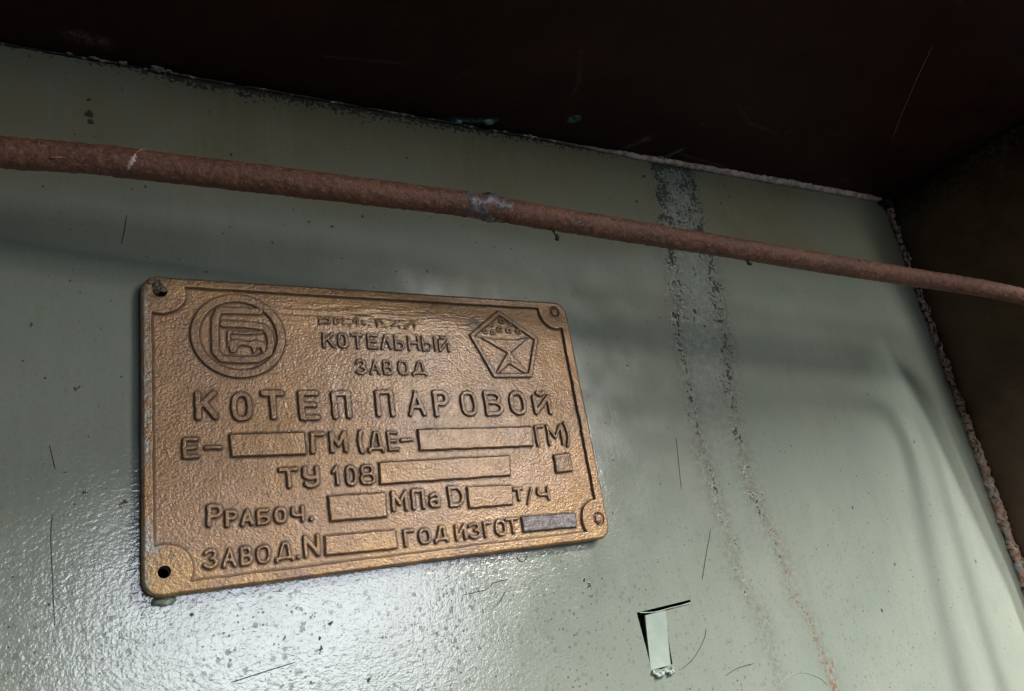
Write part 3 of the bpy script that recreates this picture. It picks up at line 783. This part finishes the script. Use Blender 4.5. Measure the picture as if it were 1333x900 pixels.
def cells(c):                                               # vertex condition -> cell mask (all four corners)
    return c[:-1, :-1] & c[1:, :-1] & c[1:, 1:] & c[:-1, 1:]
hole_sdf = np.minimum(np.hypot(GX - HOLES[3][0], GZ - HOLES[3][1]) - 2.1, np.hypot(GX - HOLES[0][0], GZ - HOLES[0][1]) - 2.5)
body_sdf = np.maximum(OUT + .45, -(hole_sdf - .3))
body_h = FIELD + relief + edge_round
patch('plate_body', cells(body_sdf < 0), body_h, M_BRASS, plate, body_sdf, .9)
rim_sdf = np.maximum(OUT, -hole_sdf)
rec = np.zeros_like(GX)
for a, b in HOLES[1:3]: rec += .75 * (1 - smooth(2.7, 3.2, np.hypot(GX - a, GZ - b)))
rim_h = FIELD + relief + 1.35 * rim_s - .35 * (1 - rim_s) + edge_round - rec
keep_rim = cells((rim_sdf < 0)) & cells(rim_s > .03)
patch('raised_rim', keep_rim, rim_h, M_BRASS, plate, rim_sdf, 1.0)
made = {}
for n, s, h, mt in feats:
    mask = cells(s > .0) | (np.maximum.reduce([s[:-1, :-1], s[1:, :-1], s[1:, 1:], s[:-1, 1:]]) > .02)
    par = made['round_emblem'] if n == 'emblem_figure' else made['quality_mark'] if n == 'mark_figure' else plate
    hh = FIELD + relief + h * s - .28 * (1 - s)
    o = patch(n, mask, hh, mt, par)
    made[n] = o
    if mt is M_GREY: o['label'] = 'grey blank field with the bronze paint worn off'

def dome(cx, cz, r, y0, h, n, sharp):
    V, F = [], []
    rings = [(1.0, 0.0), (1.0, .55), (.93, .82), (.75, .95), (.4, 1.0)] if sharp else [(1.0, 0.0), (1.0, .4), (.9, .72), (.68, .9), (.35, 1.0)]
    for rr_, hh in rings:
        for k in range(n):
            a = 2 * math.pi * k / n + .3
            V.append((cx + r * rr_ * math.cos(a), -(y0 + h * hh), cz + r * rr_ * math.sin(a)))
    for i in range(len(rings) - 1):
        for k in range(n):
            F.append((i * n + k, (i + 1) * n + k, (i + 1) * n + (k + 1) % n, i * n + (k + 1) % n))
    F.append(tuple((len(rings) - 1) * n + k for k in range(n))[::-1])
    return V, F
base_y = FIELD + .55
for (a, b), r, n, sharp, nm in ((HOLES[1], 2.25, 24, False, 'rivet'), (HOLES[2], 2.45, 6, True, 'hex_bolt')):
    V, F = dome(a + .25, b + .1, r, base_y - .2, 1.35, n, sharp)
    o = mesh_obj(nm, V, F, M_BRASS, plate, False, dict(grime=np.full(len(V), .12), gold=np.zeros(len(V)), worn=np.zeros(len(V))))

def lump(name, c, r, mat, parent, amp, wl, seed, nseg=28):
    V, F = [], []
    nr = nseg // 2
    for i in range(nr + 1):
        ph = math.pi * i / nr
        for k in range(nseg):
            a = 2 * math.pi * k / nseg
            V.append((math.sin(ph) * math.cos(a), math.cos(ph), math.sin(ph) * math.sin(a)))
    V = np.array(V)
    d = vnoise3(V[:, 0] * r[0] / wl + 50, V[:, 1] * r[1] / wl + 50, V[:, 2] * r[2] / wl + 50, seed)
    V = np.array(c) + V * np.array(r) * (1 + amp * d)[:, None]
    for i in range(nr):
        for k in range(nseg):
            F.append((i * nseg + k, i * nseg + (k + 1) % nseg, (i + 1) * nseg + (k + 1) % nseg, (i + 1) * nseg + k))
    return mesh_obj(name, V, F, mat, parent)
# dirt packed round the upper left hole
lump('packed_dirt', (5.4, -(FIELD + .4), 114.2), (3.2, 1.2, 2.4), M_SCALE, plate, .6, 1.0, 3)
lump('packed_dirt', (3.9, -(FIELD + 1.0), 115.6), (2.4, 1.0, 1.5), M_SCALE, plate, .7, .8, 5)

# paint blob squeezed out under the plate's lower left corner
tag(lump('paint_blob', (29.4, -1.2, 19.0), (3.6, 1.5, 1.9), M_SPLAT, None, .35, 1.6, 9), 'hardened green paint blob under the open-holed corner of the nameplate', 'paint blob')

# ------------------------------------------------------------------ the rusty pipe
PIPE = [(-330.0, -10, 170), (-200, -26, 165), (-90, -38, 162.2), (-20.7, -45.0, 160.9), (5.0, -48.2, 160.7), (33.1, -51.3, 159.2), (63.9, -54.5, 157.8), (98.0, -57.6, 156.2), (136.0, -60.8, 154.6),
        (178.3, -63.9, 151.2), (226.3, -67.1, 147.7), (281.6, -70.2, 144.0), (353.2, -73.7, 139.3), (415.2, -76.2, 136.1), (476.4, -78.4, 133.2), (520.0, -80.0, 129.6),
        (535, -84, 122.5), (543, -95, 109), (546, -112, 86), (546, -128, 44), (546, -133, -20), (546, -133, -400)]
PR = 5.1
cl = spline(PIPE, 60)
def resample(P, step):
    t = np.concatenate([[0], np.cumsum(np.linalg.norm(np.diff(P, axis=0), axis=1))])
    u = np.arange(0, t[-1], step)
    return np.stack([np.interp(u, t, P[:, k]) for k in range(3)], 1)
cl = resample(cl, .6)
def pipe_noise(V):
    x, y, z = V[..., 0], V[..., 1], V[..., 2]
    return .13 * vnoise3(x / 4.5, y / 4.5, z / 4.5, 5) + .20 * vnoise3(x / 1.7, y / 1.7, z / 1.7, 6) + .19 * vnoise3(x / .95, y / .95, z / .95, 7)
V, F, D = tube_mesh(cl, np.full(len(cl), PR), 72, pipe_noise)
pipe = mesh_obj('rusty_pipe', V, F, M_RUST)
tag(pipe, 'thin rust-brown pipe running across the green wall above the nameplate', 'pipe')
def pipe_axis(x):
    i = int(np.argmin(np.abs(cl[:2600, 0] - x))); return cl[i]
wl = pipe_axis(150.0)
vv = cl[(np.abs(cl[:, 0] - 148.0) < 13) & (cl[:, 2] > 130)]
def weld_noise(Vv):
    x, y, z = Vv[..., 0], Vv[..., 1], Vv[..., 2]
    return 1.15 * vnoise3(x / 4.6, y / 4.6, z / 4.6, 15) + .35 * vnoise3(x / 1.5, y / 1.5, z / 1.5, 16)
uu = np.linspace(-1, 1, len(vv))
wv, wf, _ = tube_mesh(vv, (PR - 1.5) + 1.75 * np.sqrt(np.clip(1 - uu**2, 0, 1)), 48, weld_noise)
o = mesh_obj('weld_bead', wv, wf, M_WELD, pipe)
o['label'] = 'lumpy grey weld with bare metal spots'

def on_pipe(name, x0, x1, a0, a1, mat, w, seed, lift=.32):
    """streak laid on the pipe's skin from (x0, angle a0) to (x1, angle a1); angles from the room side (0) upward (90)"""
    n = 26
    V, F = [], []
    for i in range(n + 1):
        t = i / n
        x = x0 + (x1 - x0) * t; a = math.radians(a0 + (a1 - a0) * t)
        hw = w * math.sin(math.pi * min(max(t, .02), .98))**.6 * (1 + .35 * pnoise(np.array(t * 5.0), np.array(seed * 1.7), seed))
        c = pipe_axis(x)
        r = PR + lift
        for k, (off, rr_) in enumerate(((-1, r - .5), (-.6, r), (0, r + .12), (.6, r), (1, r - .5))):
            V.append((c[0] + off * hw, c[1] - rr_ * math.cos(a), c[2] + rr_ * math.sin(a)))
    for i in range(n):
        for k in range(4):
            p = i * 5 + k
            F.append((p, p + 1, p + 6, p + 5))
    return mesh_obj(name, V, F, mat, pipe)
on_pipe('paint_drip', 15.2, 17.6, -58, 5, M_WHITE, 1.05, 3)
on_pipe('paint_drip', 17.5, 20.4, 5, 62, M_TAN, .5, 4)
on_pipe('paint_drip', 184.5, 191.5, -52, -5, M_WHITE, .55, 5).data.materials[0] = M_CHIP
on_pipe('paint_drip', 373.2, 376.5, -48, 10, M_TAN, .45, 6)
on_pipe('paint_drip', -6.5, -3.5, -40, -33, M_TAN, 1.6, 7)

# little clots of dirty cobweb under the pipe
def clot(x, dz, seed, label):
    c = pipe_axis(x)
    rnd = random.Random(seed)
    p = np.array([c[0], c[1] + 1, c[2] - PR + .3]); pts = [p]
    for k in range(5):
        p = p + np.array([rnd.uniform(.0, 1.1), rnd.uniform(-.3, .3), -dz / 5]); pts.append(p)
    rad = np.array([.35, .5, .3, .75, .95, .4])
    V, F, _ = tube_mesh(spline(pts, 8), np.interp(np.linspace(0, 5, 41), np.arange(6), rad), 10, lambda q: .35 * vnoise3(q[..., 0] / .6, q[..., 1] / .6, q[..., 2] / .6, seed))
    tag(mesh_obj('dirt_clot', V, F, M_DIRT), label, 'dirt clot', 'dirt hanging under the pipe')
clot(178.0, 5.0, 3, 'longer black clot of dirt hanging from the pipe just right of its weld')
clot(287.0, 2.6, 8, 'small dark clot of dirt under the pipe by the mouldy drip stain')

# ------------------------------------------------------------------ seams in the corners
xs = np.arange(-60, XW - 6, .8)
n1 = fbm(xs / 14, xs * 0 + 3.3, 201); n2 = pnoise(xs / 3.1, xs * 0 + 7.7, 203)
rad = np.interp(xs, [-60, 40, 200, 262, 300, 420, 535, 552], [.55, .75, .8, 1.1, 2.0, 2.5, 2.6, 1.5]) * (1 + .28 * n1 + .16 * n2)
rad = np.maximum(rad - np.interp(xs, [0, 230, 290], [.5, .45, 0]) * smooth(-.1, .4, fbm(xs / 9, xs * 0 + 9.1, 207)), .08)
drop = np.interp(xs, [-60, 240, 300, 552], [.1, .3, 1.0, 1.2])
pts = np.stack([xs, -.35 - rad * .35, zc(xs) - drop + .5 * n1 + .35 * n2], 1)
V, F, _ = tube_mesh(pts, rad, 14, lambda q: .14 * vnoise3(q[..., 0] / 1.6, q[..., 1] / 1.6, q[..., 2] / 1.6, 23))
t = M_SEAL
seal = mesh_obj('sealant_seam', V, F, t)
tag(seal, 'cracked pale sealant bead along the joint of green wall and dark brown overhang', 'sealant')
rnd = random.Random(12)
for x, dy, r, mt, nm in [(6, -2.2, 1.1, M_CHIP, 'paint_chip'), (17, -2.2, 1.2, M_CHIP, 'paint_chip'), (30, -2.2, 1.8, M_CHIP, 'paint_chip'), (35, -2.4, .9, M_CHIP, 'paint_chip'),
                         (-3, -2, .9, M_CHIP, 'paint_chip'), (176, -3.0, 1.5, M_TEAL, 'paint_chip'), (192, -7.0, 2.0, M_TEAL, 'paint_chip'), (205, -1.6, 1.0, M_CHIP, 'paint_chip'),
                         (222, -1.8, 1.1, M_CHIP, 'paint_chip'), (323, -2.0, 1.3, M_TEAL, 'paint_chip'), (318, -3.5, 1.3, M_CHIP, 'paint_chip'), (306, -2.2, 1.1, M_CHIP, 'paint_chip')]:
    lump(nm, (x, dy, float(zc(x)) - .5), (r * 1.5, r * .8, r * .55), mt, seal, .6, .9, int(x + 100), 16)

zs = np.arange(-200, 247, .7)
n1 = fbm(zs / 12, zs * 0 + 1.3, 211); n2 = pnoise(zs / 3.0, zs * 0 + 5.5, 213)
rad = np.interp(zs, [-200, -60, 80, 200, 246], [3.9, 3.8, 3.0, 2.2, 2.5]) * (1 + .22 * n1 + .15 * n2)
pts = np.stack([XW - .8 - rad * .35 + .5 * n2, -.6 - rad * .3 + .5 * n1, zs], 1)
V, F, _ = tube_mesh(pts, rad, 36, lambda q: 1.15 * vnoise3(q[..., 0] / 3.4, q[..., 1] / 3.4, q[..., 2] / 3.0, 25) + .7 * vnoise3(q[..., 0] / 1.5, q[..., 1] / 1.5, q[..., 2] / 1.5, 26))
weld = mesh_obj('corner_weld', V, F, M_CRUST)
tag(weld, 'crusty rust-speckled weld seam down the right corner between green and brown sheets', 'weld seam')
# grime knot where the three sheets meet
tag(lump('grime_knot', (XW - 3, -3.5, 246), (7, 4, 5), M_DIRT, None, .7, 3.0, 31, 40), 'black crusted grime packed into the upper right corner where three sheets meet', 'grime')

# ------------------------------------------------------------------ hairs and scratches, all built as strands on the sheets
def strand(name, pts, r, mat, label, cat, group=None):
    P = spline(pts, 12)
    V, F, _ = tube_mesh(P, np.full(len(P), .8 * r) * np.interp(np.linspace(0, 1, len(P)), [0, .1, .9, 1], [.4, 1, 1, .4]), 6)
    return tag(mesh_obj(name, V, F, mat), label, cat, group)
HAIRS = [
    ([(18.4, 168.3), (17.6, 161.3), (16.6, 155.1)], .2, 'short dark hair stuck to the wall above the nameplate, below the white paint drip'),
    ([(-5.0, 75.3), (-4.0, 71.2), (-3.0, 66.6)], .16, 'faint short scratch, laid as a strand, on the wall left of the middle of the nameplate'),  # scratch in the paint, laid as a hair-like strand
    ([(-3.4, 51.6), (-3.6, 44.0), (-2.8, 31.6), (-1.7, 16.0)], .16, 'long upright hair on the wall left of the lower half of the nameplate'),
    ([(50.8, -10.8), (61.1, -9.5), (73.3, -8.1)], .22, 'nearly level hair lying in the bright reflection below the nameplate'),
    ([(142.7, 5.5), (154.0, 6.3), (158.1, 8.4), (165.8, 9.0)], .20, 'wavy hair on the wall under the right half of the nameplate'),
    ([(166.5, 6.0), (163, 4.2), (160, 1.0), (155, -2.5)], .15, 'thin curled hair just below the wavy hair under the nameplate'),
    ([(248.6, -42.6), (258.5, -38.6), (266.7, -32.1), (269.8, -27.4)], .20, 'hair curving up beside the bent tab'),
    ([(279.3, 67.2), (277.2, 54.9), (274.6, 40.0)], .16, 'fine straight scratch, laid as a dark strand, left of the drip stain, level with the bottom lines of the nameplate'),  # light scratch, laid as a dark strand among the hairs
    ([(288.1, 17.9), (281.0, 6.3), (274.5, -5.3)], .20, 'straight slanting hair above and right of the bent tab'),
    ([(274.9, -49.9), (283.9, -48.1), (295.2, -48.0)], .2, 'thick short hair low on the wall right of the bent tab'),
    ([(170.9, 17.8), (172.5, 15.6), (174.8, 15.7), (176.8, 17.8)], .24, 'small hooked hair hanging below the edge of the nameplate by its dark blank field'),
]
for pts, r, label in HAIRS:
    strand('hair', [(x, -.12, z) for x, z in pts], r, M_HAIR, label, 'hair', 'hairs stuck to the green wall')
strand('paint_ridge', [(307.4, -.1, -62.0), (312.6, -.1, -59.0), (326.3, -.1, -57.9), (337.7, -.1, -62.2), (343.3, -.1, -67.4)], .16, M_GREEN_RIDGE, 'faint raised paint ridge at the bottom edge beside the rust spots', 'paint ridge')
strand('scratch_strand', [(403.7, -135.2, 247.6), (416.0, -121.5, 247.9), (433.0, -103.3, 248.2), (452.2, -83.9, 248.6), (474.4, -62.3, 249.1)], .16, M_SCRATCH, 'pale straight scratch on the dark overhang, built as a strand', 'scratch')  # ceiling scratch, built as a thin strand
